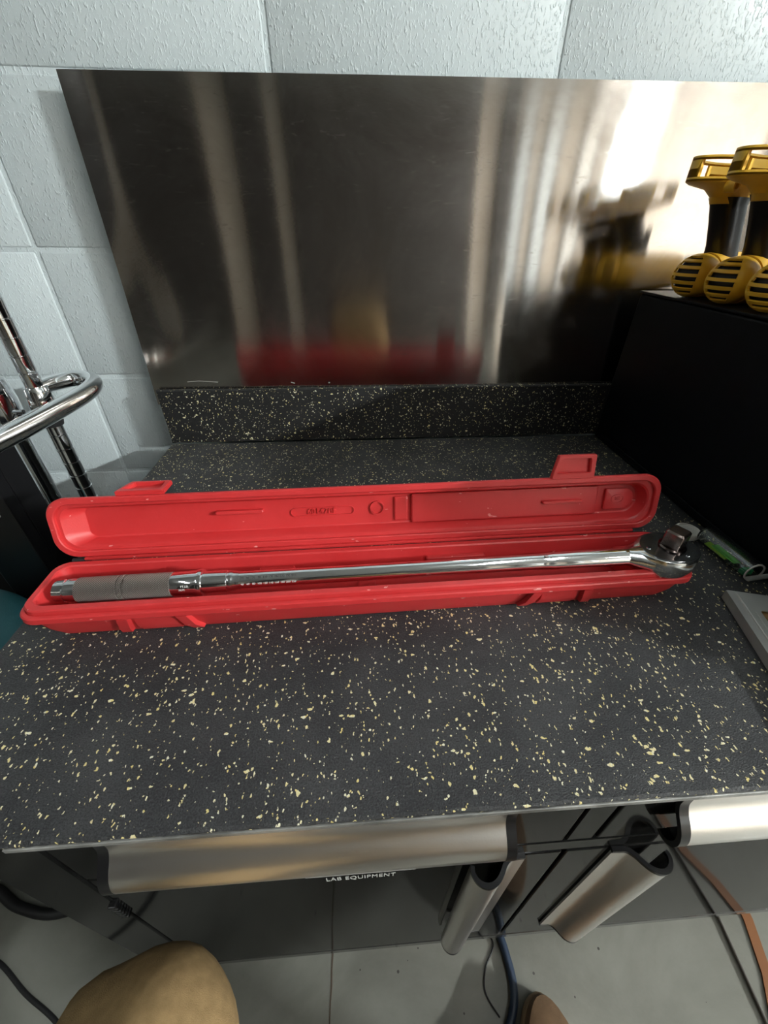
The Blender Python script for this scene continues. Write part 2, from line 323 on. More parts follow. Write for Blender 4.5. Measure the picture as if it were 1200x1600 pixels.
# ---- glowing panels added on the far wall to streak the sheet; tube lamps
def glow_panel(n, x0, x1, z0, z1, st, col=(.93, 1, .97)):
    f = struct(obj('glow_panel_%d' % n, box(x0-.04, x1+.04, -5.4, -5.36, z0-.04, z1+.04, .004), simple('glow_panel_frame_%d' % n, (.1, .1, .1), .5)))
    obj('pane', box(x0, x1, -5.362, -5.355, z0, z1), emit('glow_pane_%d' % n, col, st), f)
glow_panel(1, 2.60, 2.72, .1, 1.9, 1.3); glow_panel(2, 2.92, 3.06, .1, 1.9, 1.7); glow_panel(3, 3.36, 3.5, .2, 1.9, 2.2, (1, .99, .9))
glow_panel(4, 3.72, 4.10, 1.0, 1.85, 16)
TUBE = {}
def lamp(i, x, y, z, ln, rot, st, tint, lab):
    t = thing('tube_lamp', lab, 'lamp', (x, y, z), math.radians(rot), 'tube lamps of the room')
    obj('housing', box(-ln/2-.03, ln/2+.03, -.075, .075, .0, .055, .01), simple('lamp_housing', (.8, .8, .8), .5), t)
    col = (.95, 1, .98) if tint == 'cool' else (1, .95, .86)
    e = emit('tube_%d' % i, col, st)
    for s in (-1, 1):
        b = lathe([(-ln/2, .013), (ln/2, .013)], 12); obj('tube', b, e, t, 40, T(0, s*.04, -.018))
ll = ['ceiling tube lamp above the bench', 'added unseen tube lamp over the left side of the room', 'hanging tube lamp by the right wall', 'added unseen tube lamp lighting the far wall mirrored in the sheet']
for i, a in enumerate(LAMPS): lamp(i, *a, ll[i])

# ---------------------------------------------------------------- steel sheet and rubber
def sheet():
    bm = bmesh.new(); nx, nz = 60, 30; x0, x1, z0, z1 = .081, 1.5, .075, .516; g = []; uvl = bm.loops.layers.uv.verify()
    for j in range(nz+1):
        row = []
        for i in range(nx+1):
            u = i/nx; v = j/nz; x = x0+(x1-x0)*u; z = z0+(z1-z0)*v+.012*u*v
            y = .014+.018*v+.0016*math.sin(u*9+1+v*1.5)+.0021*math.exp(-((x-.12)/.06)**2)*math.sin(v*5.0)
            row.append(bm.verts.new((x, y, z)))
        g.append(row)
    for j in range(nz):
        for i in range(nx):
            f = bm.faces.new((g[j][i], g[j][i+1], g[j+1][i+1], g[j+1][i]))
            for l, (a, b) in zip(f.loops, ((i, j), (i+1, j), (i+1, j+1), (i, j+1))): l[uvl].uv = (a/nx, b/nz)
    bmesh.ops.recalc_face_normals(bm, faces=bm.faces)
    geo = bmesh.ops.solidify(bm, geom=bm.faces[:], thickness=.0015)
    return bm
sh = tag(obj('steel_sheet', sheet(), SHEET, None, 40), 'large brushed stainless steel sheet leaning on the white block wall', 'metal sheet')
rv = lathe([(0, .0022), (.001, .0020), (.0018, .0008)], 16); obj('rivet', rv, CHROME, sh, 50, T(.405, .0115, .112)@RZ(-90))
SCR = simple('scratch_white', (.75, .73, .7), .4, .6)
def scratch(pts, r): obj('scratch', tube(pts, r, 6), SCR, sh)
scratch([(.145, .0165, .116), (.165, .0162, .1175), (.18, .016, .1165), (.2, .0158, .115)], .0005)
scratch([(.334, .0135, .1135), (.341, .0135, .1115)], .0006)

def slab(x0, x1, y0, y1, z0, z1, nx, ny, jit):
    bm = bmesh.new(); top = rrect(x0, x1, y0, y1, .006, 3)
    # finely divided rectangle outline with ragged cut edge
    pts = []
    def edge(a, b, n):
        for i in range(n): t = i/n; pts.append((a[0]+(b[0]-a[0])*t, a[1]+(b[1]-a[1])*t))
    edge((x0, y0), (x1, y0), nx); edge((x1, y0), (x1, y1), ny); edge((x1, y1), (x0, y1), nx); edge((x0, y1), (x0, y0), ny)
    def ring(ins, z, k):
        out = []
        for i, (x, y) in enumerate(pts):
            j = jit*(noise.noise(Vector((x*60, y*60, k*7)))+.6*noise.noise(Vector((x*240, y*240, k*3))))
            sx = (1 if x == x0 else -1 if x == x1 else 0); sy = (1 if y == y0 else -1 if y == y1 else 0)
            out.append((x+sx*(ins+j), y+sy*(ins+j), z))
        return out
    return loft([ring(.001, z0, 1), ring(0, z0+.002, 2), ring(0, z1-.0022, 3), ring(.0018, z1, 4)], bm)
mat_ = tag(obj('rubber_mat', slab(.089, 1.5, -.641, 0, -.006, 0, 420, 200, .0007), RUB, None, None), 'black rubber mat with yellow and cream flecks covering the bench top', 'mat')
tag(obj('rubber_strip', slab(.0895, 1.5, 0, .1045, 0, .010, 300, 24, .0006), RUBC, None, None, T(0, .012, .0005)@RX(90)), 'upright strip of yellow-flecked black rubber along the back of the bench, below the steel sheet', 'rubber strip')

# ---------------------------------------------------------------- black cabinet under the mat
FY = -.635; CL, CR = .150, 1.21; CB = -.53
cab = thing('workbench_cabinet', 'glossy black steel workbench cabinet with aluminium handles, under the flecked mat', 'workbench', (0, 0, 0))
obj('carcass', box(CL, CR, FY+.012, -.01, -.507, -.011, .003), MATB, cab)
obj('stile', box(CL, .208, FY+.0005, FY+.011, -.507, -.013, .0015), GLOSSB, cab); obj('stile', box(.6335, .6590, FY+.0005, FY+.011, -.109, -.013, .0015), GLOSSB, cab); obj('stile', box(1.154, CR, FY+.0005, FY+.011, -.507, -.013, .0015), GLOSSB, cab)
obj('plinth', box(CL+.002, CR-.002, FY, -.02, CB, -.508, .003), simple('plinth_grey', (.03, .03, .03), .25, coat=.5), cab)
obj('worktop_panel', box(.095, 1.45, -.6385, -.002, -.0125, -.0062), MATB, cab)
obj('edge_strip', box(.20, 1.45, -.6418, -.6386, -.0115, -.0064, .0008), simple('worn_grey_edging', (.26, .26, .25), .4, .4, bump=.5, bscale=300, var=.45), cab)
def prof(open_=False):
    """handle section (s across the front, p outwards): flange, S curve, bulge, hook"""
    P = [(0, .0035), (.008, .0038), (.017, .0045), (.024, .0085), (.030, .0145), (.037, .0198), (.046, .0228), (.055, .0222), (.063, .018), (.067, .011), (.066, .005)]
    return P
def handle_bm(L, th=.0022):
    P = [Vector(p) for p in prof()]; out = []; inn = []
    # catmull subdivide
    Q = []
    for i in range(len(P)-1):
        p0 = P[max(i-1, 0)]; p1 = P[i]; p2 = P[i+1]; p3 = P[min(i+2, len(P)-1)]
        for k in range(4):
            t = k/4; Q.append(.5*((2*p1)+(-p0+p2)*t+(2*p0-5*p1+4*p2-p3)*t*t+(-p0+3*p1-3*p2+p3)*t**3))
    Q.append(P[-1])
    for i, p in enumerate(Q):
        d = (Q[min(i+1, len(Q)-1)]-Q[max(i-1, 0)]).normalized(); n = Vector((-d.y, d.x)); out.append(p); inn.append(p-n*th)
    sec = out+inn[::-1]
    return loft([[(x, q.x, q.y) for q in sec] for x in (0, L)])
# maps (along, s, p) -> world for a drawer handle: along +X, s downwards, p towards -Y
def MD(x, z): return Matrix(((1, 0, 0, x), (0, 0, -.93, FY), (0, -.96, 0, z), (0, 0, 0, 1)))
def MV(x, z, s): return Matrix(((0, s, 0, x), (0, 0, -1, FY), (-1, 0, 0, z), (0, 0, 0, 1)))
SC = Matrix.Diagonal((1, .80, 1, 1))
def panel(name, x0, x1, z0, z1):
    return obj(name, box(x0, x1, FY, FY+.006, z0, z1, .0018, 3), GLOSSB, cab)
d1 = panel('drawer', .212, .6305, -.1075, -.014); d2 = panel('drawer', .662, 1.15, -.1075, -.014)
def add_handle(par, M, L, capw=.008):
    h = obj('handle', handle_bm(L), ALU, par, 30, M)
    for a in (-capw, L):
        obj('end_cap', handle_bm(capw, .0045), BLACK, par, 30, M@T(a, 0, .0004))
add_handle(d1, MD(.262, -.0125), .300); add_handle(d2, MD(.712, -.0125), .38)
d1['label'] = 'left drawer, long aluminium handle'; d2['label'] = 'right drawer, its handle cut by the right edge'
a1 = panel('door', .212, .6385, -.504, -.138); a2 = panel('door', .6425, 1.15, -.504, -.138)
add_handle(a1, MV(.600, -.136, -1)@SC, .305, .004); add_handle(a2, MV(.686, -.140, 1)@SC, .300, .004)
a1['label'] = 'left door'; a2['label'] = 'right door'
obj('rail', box(.212, 1.15, FY+.0005, FY+.011, -.134, -.112, .001), GLOSSB, cab)
for z in (-.20, -.46):
    b = bmesh.new()
    for k in range(6): b = box(.204, .2115, FY-.004, FY+.003, z-.021+k*.007, z-.0155+k*.007, .0012, 2, b)
    obj('hinge', b, BLACK, a1)
WH = simple('white_print', (.62, .62, .6), .5)
tb = text_bm('LAB EQUIPMENT', .0135, .0001, 1.1); obj('lettering', tb, WH, a1, None, T(.445, FY-.0003, -.1640)@Matrix.Scale(.62, 4, (1, 0, 0))@RX(90))
obj('printed_line', box(.393, .498, FY-.0003, FY-.0001, -.1535, -.1522), WH, a1)
def caster(x, y):
    b = box(x-.03, x+.03, y-.03, y+.03, CB-.006, CB); b = box(x-.022, x-.018, y-.02, y+.02, CB-.06, CB-.004, 0, 2, b); b = box(x+.018, x+.022, y-.02, y+.02, CB-.06, CB-.004, 0, 2, b)
    c = obj('caster', b, BLACK, cab)
    obj('wheel', lathe([(-.014, .034), (-.011, .0395), (.011, .0395), (.014, .034)], 32), MATB, c, 40, T(x, y, FLOOR+.0405))
caster(.235, -.585); caster(1.12, -.585); caster(.235, -.06); caster(1.12, -.06)

# ---------------------------------------------------------------- red wrench case
CM = T(.4705, -.4285, 0)@RZ(1.4)
case = thing('wrench_case', 'open red plastic torque wrench case lying on the flecked mat', 'tool case', (.4705, -.4285, .0004), math.radians(1.4))
HX = .349; YF, YB = -.041, .040
def tl(ins, z, r, rb=None, sh=0.0):
    rb = rb or r
    return [(x, y, z) for x, y in rrect(-HX+ins, HX-ins, YF+ins*1.0, YB-ins*1.0, (r, r, rb, rb), 7)]
tray = loft([tl(.019, .000, .010), tl(.017, .001, .011), tl(.010, .016, .013), tl(.0055, .033, .015), tl(.0008, .0345, .018), tl(0, .036, .018), tl(.0002, .0415, .018), tl(.0012, .0428, .018),
             tl(.0040, .0432, .016), tl(.0046, .0425, .016), tl(.0050, .0475, .0155), tl(.0062, .0490, .015), tl(.0115, .0490, .012), tl(.0130, .0478, .011), tl(.0165, .0300, .010), tl(.0185, .0165, .009), tl(.020, .0155, .008)])
tr = obj('tray', tray, RED, case, 28)
# moulded catch recesses on the front skirt
def catch(xc):
    for s, x in ((-1, xc-.030), (1, xc+.026)):
        lo = []
        for z, yy, o in ((.004, -.030, .008), (.016, -.0365, .004), (.034, -.0405, 0)):
            lo.append([(x-.006+s*o, yy+.006, z), (x+.006+s*o, yy+.006, z), (x+.005+s*o, yy, z), (x-.005+s*o, yy, z)])
        obj('rib', loft(lo), RED, tr, 20)
    lo = [[(x, yy, z) for x, yy in ((xc-.022, y+.004), (xc+.018, y+.004), (xc+.018, y), (xc-.022, y))] for y, z in ((-.029, .006), (-.0345, .018), (-.036, .0335))]
    obj('catch', loft(lo), RED, tr, 20)
catch(-.222); catch(.200)
# cradles and moulded steps inside the tray
for x0, x1, y0, y1, z1 in ((.03, .085, -.0275, -.019, .036), (.085, .11, -.026, -.018, .030), (-.13, -.09, .018, .0265, .034), (.06, .13, .019, .0265, .038), (.20, .235, -.027, -.019, .040), (-.02, .0, -.0105, .0105, .020), (-.312, -.300, -.018, .018, .032), (-.20, -.19, -.018, .018, .032)):
    obj('rest', box(x0, x1, y0, y1, .0158, z1, .002), RED, tr)
# cradle bridging the right end under the ratchet neck
obj('rest', box(.285, .328, -.022, .022, .0158, .0400, .003), RED, tr)
# lid
A = math.radians(15); hy, hz = .0395, .0505; LH = .0675
def lp(x, b, c): return (x, hy+b*math.sin(A)+c*math.cos(A), hz+b*math.cos(A)-c*math.sin(A))
LX = .3450
def ll_(ins, c, r, rR=None, insl=None):
    insl = ins if insl is None else insl
    rR = r if rR is None else rR
    return [lp(x, b, c) for x, b in rrect(-LX+insl, LX-ins, ins, LH-ins, (r, rR, rR, r), 9)]
lid = loft([ll_(.013, .0295, .014), ll_(.010, .0280, .016), ll_(.0045, .012, .019), ll_(.0035, .0055, .020), ll_(0, .0045, .022), ll_(0, .0005, .022), ll_(.0012, -.0008, .0215), ll_(.0060, -.0008, .019), ll_(.0070, .0, .018),
            ll_(.0072, .0032, .018), ll_(.0105, .0036, .016, .021), ll_(.0120, .0052, .015, .021), ll_(.0155, .0175, .009, .0178, .026), ll_(.0170, .0188, .007, .0163, .028)])
li = obj('lid', lid, RED, case, 28)
FC = .0188
def xl(px): return (.320+(px-375)/1347 if px < 612 else .496+(px-612)/1280)-.4705
def lid_piece(name, pts, c1, bev=.0012, c0=FC+.001, mat=RED):
    cxm = sum(p[0] for p in pts)/len(pts); cym = sum(p[1] for p in pts)/len(pts)
    def sc(k): return [(cxm+(x-cxm)*(1-k/max(.004, abs(x-cxm)) if abs(x-cxm) > .0005 else 1), cym+(y-cym)*(1-k/max(.004, abs(y-cym)) if abs(y-cym) > .0005 else 1)) for x, y in pts]
    return obj(name, loft([[lp(x, b, c0) for x, b in pts], [lp(x, b, c1+bev*.6) for x, b in pts], [lp(x, b, c1) for x, b in sc(bev)]]), mat, li, 25)
lid_piece('raised_panel', rrect(xl(640), xl(932), .0160, LH-.0160, .002, 3), FC-.0045)
lid_piece('rib', rrect(xl(340), xl(412), .037, .0410, .002, 3), FC-.0065)
lid_piece('rib', rrect(xl(842), xl(905), .033, .0365, .0016, 3), FC-.0095, c0=FC-.004)
lid_piece('notch_frame', rrect(xl(614), xl(634), .019, LH-.019, .0015, 3), FC-.0025)
lid_piece('end_pad', rrect(xl(946), xl(992), .0205, LH-.0205, (.002, .012, .012, .002), 6), FC-.0040)
def ring_bm(pts_o, pts_i, c0, c1):
    lo = [[lp(x, b, c0) for x, b in pts_o], [lp(x, b, c1) for x, b in pts_o], [lp(x, b, c1) for x, b in pts_i], [lp(x, b, c0) for x, b in pts_i]]
    return loft(lo, None, False, False)
def pill(x0, x1, b0, b1, i): return rrect(x0+i, x1-i, b0+i, b1-i, (b1-b0)/2-i-.0001, 6)
obj('embossed_frame', ring_bm(pill(xl(452), xl(551), .0290, .0395, 0), pill(xl(452), xl(551), .0290, .0395, .0009), FC, FC-.0015), RED, li, 40)
ci = lambda r: [(xl(587)+r*math.cos(a*PI/12), .0355+r*math.sin(a*PI/12)) for a in range(24)]
obj('embossed_ring', ring_bm(ci(.0085), ci(.0070), FC, FC-.0022), RED, li, 40)
el = lambda k: [(xl(966)+.008*k*math.cos(a*PI/12), .0345+.0055*k*math.sin(a*PI/12)) for a in range(24)]
obj('embossed_ring', ring_bm(el(1), el(.88), FC-.004, FC-.0046), RED, li, 40)
LM = Matrix(((1, 0, 0, 0), (0, math.sin(A), -math.cos(A), hy), (0, math.cos(A), math.sin(A), hz), (0, 0, 0, 1)))  # (x,b,-c)
obj('lettering', text_bm('60147BF', .0092, .0010, 1.05), RED, li, None, LM@T(xl(500), .0342, -FC+.0004))
obj('lettering', text_bm('SES', .0050, .0004, 1.0), RED, li, None, LM@T(xl(966), .0345, -FC+.0044))
# latches on the lid's free edge
def latch(x0, x1, fold):
    w_ = (x1-x0); h = .028
    lo = [[(0, 0), (w_, 0), (w_, h), (0, h)]]
    bm = bmesh.new(); tp = .006
    out = [(0, 0), (w_, 0), (w_-tp*.2, h), (tp, h)]; inn = [(.006, .007), (w_-.006, .007), (w_-.0075, h-.004), (tp+.005, h-.004)]
    f0 = [(x, y, 0) for x, y in out]; f1 = [(x, y, .0055) for x, y in out]; f2 = [(x, y, .0055) for x, y in inn]; f3 = [(x, y, .0012) for x, y in inn]
    bm = loft([f0, f1, f2, f3]); bmesh.ops.bevel(bm, geom=[e for e in bm.edges], offset=.0007, segments=2, affect='EDGES')
    o = lp(x0, LH-.001, .0045)
    return obj('latch', bm, RED, li, 30, T(*o)@RX(90-fold)@T(0, 0, .0))
latch(xl(843), xl(909), 12); latch(xl(210), xl(278), 98)
# hinge seam between lid and tray
obj('hinge', box(-.318, .318, .0365, .0405, .0470, .0508, .0012), RED, case, 30)
for x in (-.322, .322): obj('hinge_pin', lathe([(-.009, .0028), (.009, .0028)], 12), MATB, case, 40, T(x, .039, .0465))
LIDBACK = None

# ---------------------------------------------------------------- torque wrench
# axis from the butt end to the ratchet head
Wa = Vector((.1475, -.4430, .0455)); Wb = Vector((.7885, -.4370, .0575)); wd = (Wb-Wa); WL = wd.length
wr = thing('torque_wrench', 'long chrome torque wrench with knurled grip and ratchet head, lying in the red case', 'wrench')
wr.location = Wa; wr.rotation_euler = wd.to_track_quat('X', 'Z').to_euler()
obj('end_cap', lathe([(0, .0095), (.0008, .0112), (.010, .0118), (.0105, .0108), (.0118, .0108), (.0122, .0120), (.022, .0122)], 40), CHROME, wr, 35)
obj('grip', lathe([(.022, .0120), (.0225, .0128), (.062, .0130), (.0625, .0118), (.0640, .0118), (.0645, .0132), (.0675, .0132), (.068, .0118), (.0695, .0118), (.070, .0130), (.114, .0128), (.1145, .0122)], 64, uv=True), KNURL, wr, 35)
obj('barrel', lathe([(.1145, .0122), (.116, .0127), (.140, .0130), (.1405, .0140), (.1435, .0146), (.1455, .0140), (.146, .0116), (.170, .0114), (.1705, .0105), (.172, .0100)], 48), CHROME, wr, 35)
obj('scale_collar', lathe([(.171, .0108), (.173, .0112), (.175, .0108), (.178, .0096), (.182, .0096)], 48), CHROME2, wr, 35)
def tubeprof():
    lo = []
    for x, ry, rz in ((.178, .0092, .0092), (.30, .0088, .0088), (.40, .0086, .0086), (.50, .0086, .0088), (.51, .0090, .0092), (.512, .0094, .0095), (.60, .0098, .0098), (.612, .0102, .0100), (.614, .0112, .0106), (.622, .0114, .0108), (.6225, .0100, .0096)):
        lo.append([(x, ry*math.cos(2*PI*k/40), rz*math.sin(2*PI*k/40)) for k in range(40)])
    return loft(lo)
obj('shaft', tubeprof(), CHROME, wr, 30)
for k in range(2): obj('pin', lathe([(0, .0022), (.001, .002)], 12), CHROME2, wr, 40, T(.505+.09*k, -.002, .0092)@RY(-90))
# torque scale: rows of stamped numbers on the shaft
ink = simple('scale_ink', (.03, .03, .035), .5)
for row, ang in ((0, 35), (1, 75)):
    for k in range(10):
        b = text_bm(str(10*(k*2+row+3)), .0030, .0001); obj('lettering', b, ink if row == 0 else WH, wr, None, RX(ang)@T(.186+k*.0058, 0, .0093))
for k in range(2): obj('lettering', text_bm(('FT.LB', 'N.M')[k], .0032, .0001), WH, wr, None, RX(60+k*16)@T(.130-k*.003, 0, .0131))
# ratchet head: teardrop plate with rounded edge, drive square
HC = WL+.0005
def headloop(k, z, neck=1):
    pts = []
    for i in range(56):
        a = 2*PI*i/56; x = .0335*math.cos(a); y = .0275*math.sin(a)
        if math.cos(a) < -.55: t = (-math.cos(a)-.55)/.45; y *= (1-.25*t); x -= .005*t*neck
        pts.append((HC+x*k, y*k, z))
    return pts
obj('ratchet_head', loft([headloop(.80, -.0135), headloop(.93, -.0115), headloop(1.0, -.004), headloop(1.0, .0065), headloop(.965, .0095), headloop(.93, .0100)]), CHROME2, wr, 25)
obj('cover_plate', loft([[(HC+.0005+.0295*math.cos(a*PI/24), .0240*math.sin(a*PI/24), z) for a in range(48)] for z in (.0098, .0108)]), simple('plate_steel', (.36, .38, .40), .20, 1), wr, 25)
for k, a in enumerate((60, 180, 300)): obj('screw', lathe([(0, .0024), (.0008, .0020)], 14), CHROME, wr, 40, T(HC+.022*math.cos(math.radians(a)), .018*math.sin(math.radians(a)), .0108)@RY(-90))
obj('neck', loft([[(x, ry*math.cos(2*PI*k/32), rz*math.sin(2*PI*k/32)) for k in range(32)] for x, ry, rz in ((WL-.045, .010, .0096), (WL-.034, .0150, .0105), (WL-.024, .021, .0105))]), CHROME2, wr, 30)
obj('collar', loft([[(HC+.004+r*math.cos(a*PI/16), r*math.sin(a*PI/16), z) for a in range(32)] for r, z in ((.0135, .0105), (.0135, .0125), (.0118, .0135))]), DARK, wr, 30)
sq = loft([[(HC+.004+x, y, z) for x, y in rrect(-s, s, -s, s, .0018, 3)] for s, z in ((.0092, .013), (.0092, .0305), (.0078, .0325))])
ds = obj('drive_square', sq, simple('dark_oxide_steel', (.30, .24, .22), .22, 1), wr, 30, T(0, 0, 0)@T(HC+.004, 0, 0)@RZ(28)@T(-HC-.004, 0, 0))

# ---------------------------------------------------------------- black tool chest and the yellow tools on it
tc_ = thing('tool_chest', 'large black steel tool chest on the right end of the bench, carrying the yellow tools', 'tool chest', (.946, -.62, .0005))
ch = box(0, .62, .0, .615, 0, .262, .004, 3); obj('body', ch, BOXB, tc_, 40)
obj('lid', box(-.0015, .622, -.002, .617, .2625, .2665, .0015, 2), BOXB, tc_, 40)
obj('side_trim', box(-.003, -.0003, .02, .60, .008, .016, .001), BOXB, tc_)

YDK = simple('yellow_shade_part', (.70, .38, .025), .45)
def drill(loc, rz, lab):
    t = thing('cordless_drill', lab, 'power tool', loc, rz, 'yellow drills on the tool chest')
    R = .0290
    # vented motor housing: shell with real slots, dark core inside. local -X faces out
    bm = bmesh.new(); nu, nv = 72, 44; V = {}
    def P(i, j, r):
        el = -PI/2+PI*j/nv; az = 2*PI*i/nu
        return Vector((-math.cos(el)*math.cos(az)*r*1.12, -math.cos(el)*math.sin(az)*r, math.sin(el)*r*.97))
    slot_rows = set()
    for c in (9.5, 14.5, 19.5, 24.5, 29.5, 34): slot_rows |= {int(c-.5), int(c+.5), int(c+1)} if False else {int(c), int(c)+1, int(c)+2}
    for j in range(nv):
        for i in range(nu):
            a = (i+.5)/nu*360; a = a-360 if a > 180 else a
            cut = False
            if j in slot_rows:
                c = min((9.5, 14.5, 19.5, 24.5, 29.5, 34), key=lambda q: abs(q-j)); k = abs(j-nv/2)/nv
                if -28-10*(1-k) < a < 42: cut = True
                if 12 < j < 33 and -95 < a < -62: cut = True
            if cut: continue
            for jj in (j, j+1):
                for ii in (i, (i+1) % nu):
                    if (ii, jj) not in V: V[(ii, jj)] = bm.verts.new(P(ii, jj, R))
            q = [V[(i, j)], V[((i+1) % nu, j)], V[((i+1) % nu, j+1)], V[(i, j+1)]]
            bm.faces.new(q)
    bmesh.ops.remove_doubles(bm, verts=bm.verts, dist=1e-6)
    bmesh.ops.recalc_face_normals(bm, faces=bm.faces); bmesh.ops.solidify(bm, geom=bm.faces[:], thickness=.0022)
    mh = obj('motor_housing', bm, YEL, t, 40, T(0, 0, R))
    core = bmesh.new(); bmesh.ops.create_icosphere(core, subdivisions=3, radius=R*.88); obj('core', core, MATB, mh, 60, T(0, 0, R))
    # barrel
    obj('barrel', lathe([(.012, .0285), (.020, .0300), (.085, .0290), (.110, .0270), (.118, .0235)], 40), YEL, t, 40, T(0, 0, R))
    obj('chuck', lathe([(.118, .021), (.124, .0225), (.150, .0215), (.160, .015)], 32), BLACK, t, 40, T(0, 0, R))
    for k in range(4):
        obj('boss', lathe([(0, .0032), (.0015, .0028), (.0016, .0014), (.0004, .0013)], 14), YDK, t, 40, T(.03+.02*(k % 2), -.0285, R-.008+.016*(k//2))@RZ(-90))
    # grip, standing up
    gl = []
    for z, cx, a, b in ((.046, .042, .024, .019), (.066, .034, .0215, .0178), (.092, .022, .022, .0185), (.112, .012, .024, .019), (.120, .008, .027, .0205)):
        gl.append([(cx+a*math.copysign(abs(math.cos(q*PI/16))**.8, math.cos(q*PI/16)), b*math.copysign(abs(math.sin(q*PI/16))**.8, math.sin(q*PI/16)), z) for q in range(32)])
    obj('grip', loft(gl), BLACK, t, 40)
    obj('trigger', box(.046, .055, -.007, .007, .066, .096, .003), BLACK, t, 40)
    # foot: flared neck then a slotted oval rim
    def ov(z, a, b, cx=.006):
        z -= .024; b *= .70; cx -= .034 if cx != .006 else 0
        return [(cx+a*math.cos(q*PI/24), b*math.sin(q*PI/24), z) for q in range(48)]
    ft = obj('foot', loft([ov(.137, .028, .0215), ov(.144, .031, .024), ov(.152, .050, .030, .042), ov(.156, .074, .040, .034), ov(.158, .078, .0425, .032), ov(.1595, .079, .043, .032)], None, True, False), YEL, t, 35)
    # rim wall with cut-outs: posts and two rings
    def rim(z0, z1, cut, name):
        bm = bmesh.new(); n = 72
        for q in range(n):
            if cut and not (cut-1)*18-6 <= (q if q < 66 else q-72) < (cut-1)*18+2: continue
            a0 = 2*PI*q/n; a1 = 2*PI*(q+1)/n
            o = [(-.002+.079*k*math.cos(a), .0305*k*math.sin(a)) for a in (a0, a1) for k in (1, .93)]
            lo = [[(x, y, z-.024) for x, y in (o[0], o[2], o[3], o[1])] for z in (z0, z1)]
            loft(lo, bm)
        bmesh.ops.remove_doubles(bm, verts=bm.verts, dist=1e-6)
        return obj(name, bm, YEL, ft, 35)
    rim(.1585, .1625, False, 'rim')
    for k in range(4): rim(.1625, .1790, k+1, 'rim_post')
    rim(.1790, .1830, False, 'rim')
    obj('floor_plate', loft([ov(.1605, .070, .036, .032), ov(.1620, .070, .036, .032)]), YDK, ft, 35)
    obj('boss', lathe([(0, .0065), (.012, .0065), (.0121, .0035), (.006, .0033)], 18), YEL, ft, 40, T(-.044, -.024, .129)@RZ(-90))
    return t
BT = .267
drill((.963, -.095, BT), math.radians(20), 'yellow and black cordless drill standing upside down, furthest back on the black tool chest')
drill((.963, -.165, BT), math.radians(20), 'yellow and black cordless drill standing upside down, middle one on the black tool chest')
drill((.963, -.236, BT), math.radians(20), 'yellow and black cordless drill standing upside down, nearest one, cut by the right edge')

# ---------------------------------------------------------------- small things on the mat at the right
tv = Vector((.9275, -.425, 0))-Vector((.9235, -.352, 0)); ang = math.atan2(tv.y, tv.x)
vt = thing('plastic_tube', 'clear plastic tube holding green and yellow strips, lying beside the tool chest', 'tube', (.9235, -.350, .0004), ang)
obj('wall', loft([[(x, r*math.cos(q*PI/16), r*math.sin(q*PI/16)) for q in range(32)] for x, r in ((0, .0105), (.002, .0115), (.075, .0115), (.0755, .0122), (.0765, .0122), (.0765, .0108), (.003, .0106), (.0028, .009))]), GLASS, vt, 35, T(0, 0, .0122))
obj('end_rim', loft([[(x, r*math.cos(q*PI/16), r*math.sin(q*PI/16)) for q in range(32)] for x, r in ((.0766, .0108), (.0766, .0124), (.0780, .0124), (.0780, .0108), (.0766, .0108))], None, False, False), FROST, vt, 35, T(0, 0, .0124))
GR = simple('green_plastic', (.03, .35, .12), .5); LG = simple('lime_label', (.45, .75, .06), .5)
obj('strip', box(.012, .045, -.006, .004, .004, .0055, .0006), LG, vt); obj('strip', box(.020, .055, -.003, .007, .0058, .0072, .0006), simple('green_print', (.16, .6, .08), .5), vt)
b = bmesh.new()
for k in range(5): b = box(.066, .073-.001*(k % 2), -.0075+k*.0026, -.0055+k*.0026, .004, .010+.001*(k % 3), .0004, 1, b)
obj('green_plug', b, GR, vt)
cp = thing('round_cap', 'round translucent white cap lying beside the end of the clear tube', 'cap', (.911, -.336, .0004), 0)
obj('body', loft([[(r*math.cos(q*PI/18), r*math.sin(q*PI/18), z) for q in range(36)] for r, z in ((.0145, 0), (.0155, .001), (.0155, .0085), (.0148, .0095), (.0125, .0095), (.0122, .0080), (.008, .0078))]), FROST, cp, 35)
pl = thing('steel_plate_tool', 'galvanised steel plate tool with a cut-out opening, by the right edge of the mat', 'tool', (.872, -.452, .0004), math.radians(-106))
# local X runs along its long edge, local Y to the right
def frame(z0, z1, outer, inner):
    return loft([[(x, y, z1) for x, y in outer], [(x, y, z0) for x, y in outer], [(x, y, z0) for x, y in inner], [(x, y, z1) for x, y in inner], [(x, y, z1) for x, y in outer]], None, False, False)
fo = rrect(0, .17, 0, .085, .002, 3); fi = rrect(.026, .12, .022, .058, .003, 3)
b = frame(.0105, .012, fo, fi); obj('plate', b, GALV, pl, 30)
obj('side', box(0, .17, 0, .0018, 0, .0118, .0006), GALV, pl); obj('side', box(0, .0018, 0, .085, 0, .0118, .0006), GALV, pl); obj('side', box(0, .17, .0832, .085, 0, .0118, .0006), GALV, pl)
obj('bead', tube([(.004, .009, .0122), (.16, .009, .0122)], .0012, 8), GALV, pl); obj('bead', tube([(.03, .016, .0122), (.12, .016, .0122), (.132, .022, .0122)], .0009, 8, None, 3), GALV, pl)
obj('wooden_insert', box(.02, .13, .018, .064, .001, .007, .001), simple('stained_wood', (.33, .19, .07), .6, bump=.3, bscale=120, var=.5), pl)
rod = tag(obj('steel_rod', tube([(.905, -.441, .017), (.99, -.432, .017)], .0028, 12), GALV), 'short steel rod lying across the far end of the steel plate tool', 'rod')

